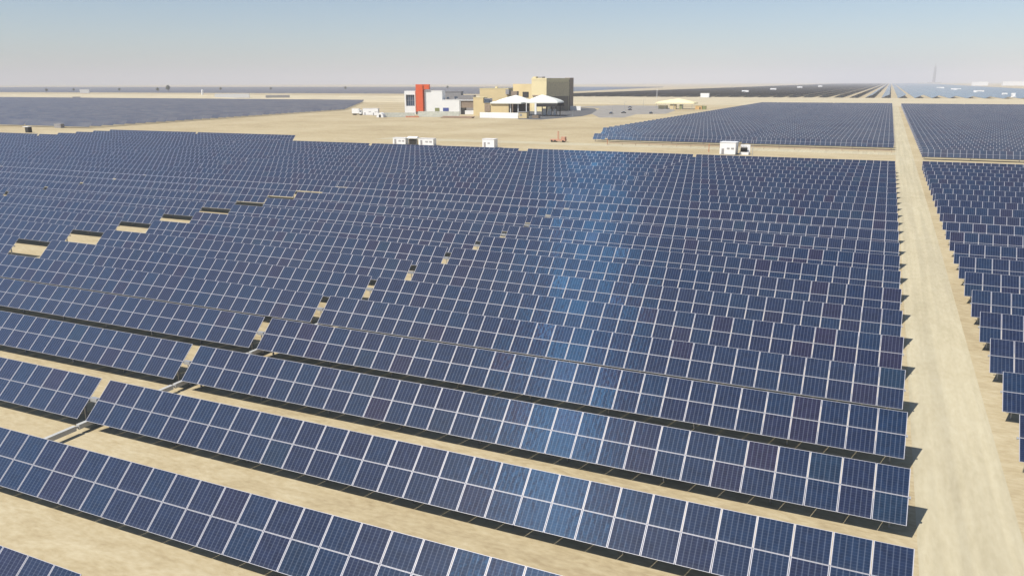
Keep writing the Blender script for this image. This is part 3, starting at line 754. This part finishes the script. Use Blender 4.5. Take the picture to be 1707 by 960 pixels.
# left horizon: long white shed, dark shed, masts, small trees
r = cabin('long_shed', (-1151, 1170, G), R(38), 62, 12, 7.5, 'long low white shed behind the left field', 'shed', door=False, vents=0)
r = cabin('long_shed', (-1080, 1228, G), R(38), 44, 9, 4.6, 'long grey shed right of the white shed, with a dark front', 'shed', mat=M_greyc, door=False, vents=0)
r = empty('white_tank', (-1403, 1390, G), 0, 'small upright white tank on the sand left of the white shed', 'tank'); m = MB(); m.tube((0, 0, 0), (0, 0, 12), 2.2, 16); m.build('shell', M_cabin, r); m = MB(); m.tube((0, 0, 12.01), (0, 0, 13.4), 2.2, 16, r2=.4); m.build('cap', M_cabin, r)
cabin('site_cabin', (-2119, 1635, G), R(40), 24, 8, 11, 'small white block on the sand at the far left', 'cabin', door=False, vents=0)
cabin('site_cabin', (-1330, 1010, G), R(40), 12, 5, 4, 'small dark shed at the far left edge of the sand strip', 'shed', mat=M_greyc, roof=M_greyc, door=False, vents=0)

def tree(x, y, h, label):
    r = empty('tree', (x, y, G), 0, label, 'tree', 'scattered trees on the left horizon')
    m = MB(); m.tube((0, 0, 0), (0, 0, h * .6), h * .035, 6, r2=h * .02)
    for q in range(4):
        a = q * 1.6 + random.random(); m.tube((0, 0, h * (.3 + .07 * q)), (math.cos(a) * h * .25, math.sin(a) * h * .25, h * (.6 + .06 * q)), h * .014, 5)
    m.build('trunk', M_bark, r)
    m = MB(); rnd = random.Random(h * 1000)
    for q in range(420):
        a, b = rnd.random() * 6.283, rnd.random() * 2 - 1; rr_ = rnd.random() ** .4; c_ = math.sqrt(1 - b * b)
        lump = 1 + .3 * math.sin(3 * a) * math.sin(4 * b)
        p = Vector((math.cos(a) * c_ * rr_ * h * .26 * lump, math.sin(a) * c_ * rr_ * h * .26 * lump, h * .68 + b * rr_ * h * .3 * lump))
        u = Vector((rnd.gauss(0, 1), rnd.gauss(0, 1), rnd.gauss(0, 1))).normalized() * h * .04; v = u.orthogonal().normalized() * h * .035
        m.quad([p - u - v, p + u - v, p + u + v, p - u + v])
    m.build('crown', M_leaf, r)
def horizon(pxx, dist, yoff=0):
    # azimuth of a picture column, as a bearing from the camera's foot
    a = math.atan((pxx - 853.5) / F2) - 0.4308
    return math.sin(a) * dist, math.cos(a) * dist
for i, (c_, d, h, l) in enumerate([(298, 2650, 22, 'tallest of the dark horizon trees, on a thin trunk'), (281, 2700, 15, 'low dark tree just left of the tallest one'), (101, 2900, 13, 'low dark tree near the left end of the horizon'), (145, 3100, 12, 'small faint tree, second from the left end of the horizon'), (219, 3000, 13, 'small dark tree between the left end and the low dark tree'), (383, 3000, 14, 'small tree above the long white shed'), (464, 3000, 13, 'small faint tree right of the grey shed'), (585, 3100, 15, 'small faint tree left of the white building'), (750, 3200, 16, 'small faint tree right of the orange fin')]):
    x, y = horizon(c_, d); tree(x, y, h, l)

# low sand banks between the fields
def bank(x0, x1, y, w, h):
    m = MB(); n = 40; rnd = random.Random(int(y))
    hs = [h * (.5 + rnd.random() * .7) for _ in range(n + 1)]; hs[0] = hs[-1] = 0
    for i in range(n):
        a, b = x0 + (x1 - x0) * i / n, x0 + (x1 - x0) * (i + 1) / n
        for (p, q, s, t) in ((y - w, y - w * .2, 0, 1), (y - w * .2, y + w * .2, 1, .9), (y + w * .2, y + w, .9, 0)):
            m.quad([(a, p, G + hs[i] * s), (b, p, G + hs[i + 1] * s), (b, q, G + hs[i + 1] * t), (a, q, G + hs[i] * t)])
    tag(m.build('sand_bank', M_berm), kind='structure')
bank(-3000, -560, 1120, 14, 2.5); bank(-2600, -650, 1330, 20, 3.0); bank(-1600, -300, 1010, 8, 1.6); bank(-560, 900, 1496, 8, 0.7)

# ------------------------------------------------------------------ haze
m = MB(); m.box(-45000, 45000, -45000, 45000, -1.5, 262)
mh = bpy.data.materials.new('haze'); mh.use_nodes = True; hn = mh.node_tree; hn.nodes.clear()
o_ = hn.nodes.new('ShaderNodeOutputMaterial'); pvn = hn.nodes.new('ShaderNodeVolumePrincipled')
pvn.inputs['Color'].default_value = (0.72, 0.73, 0.78, 1)
pvn.inputs['Density'].default_value = 0.00013
pvn.inputs['Anisotropy'].default_value = -0.2
hn.links.new(pvn.outputs[0], o_.inputs['Volume'])
hz = m.build('haze', mh)
tag(hz, kind='stuff')
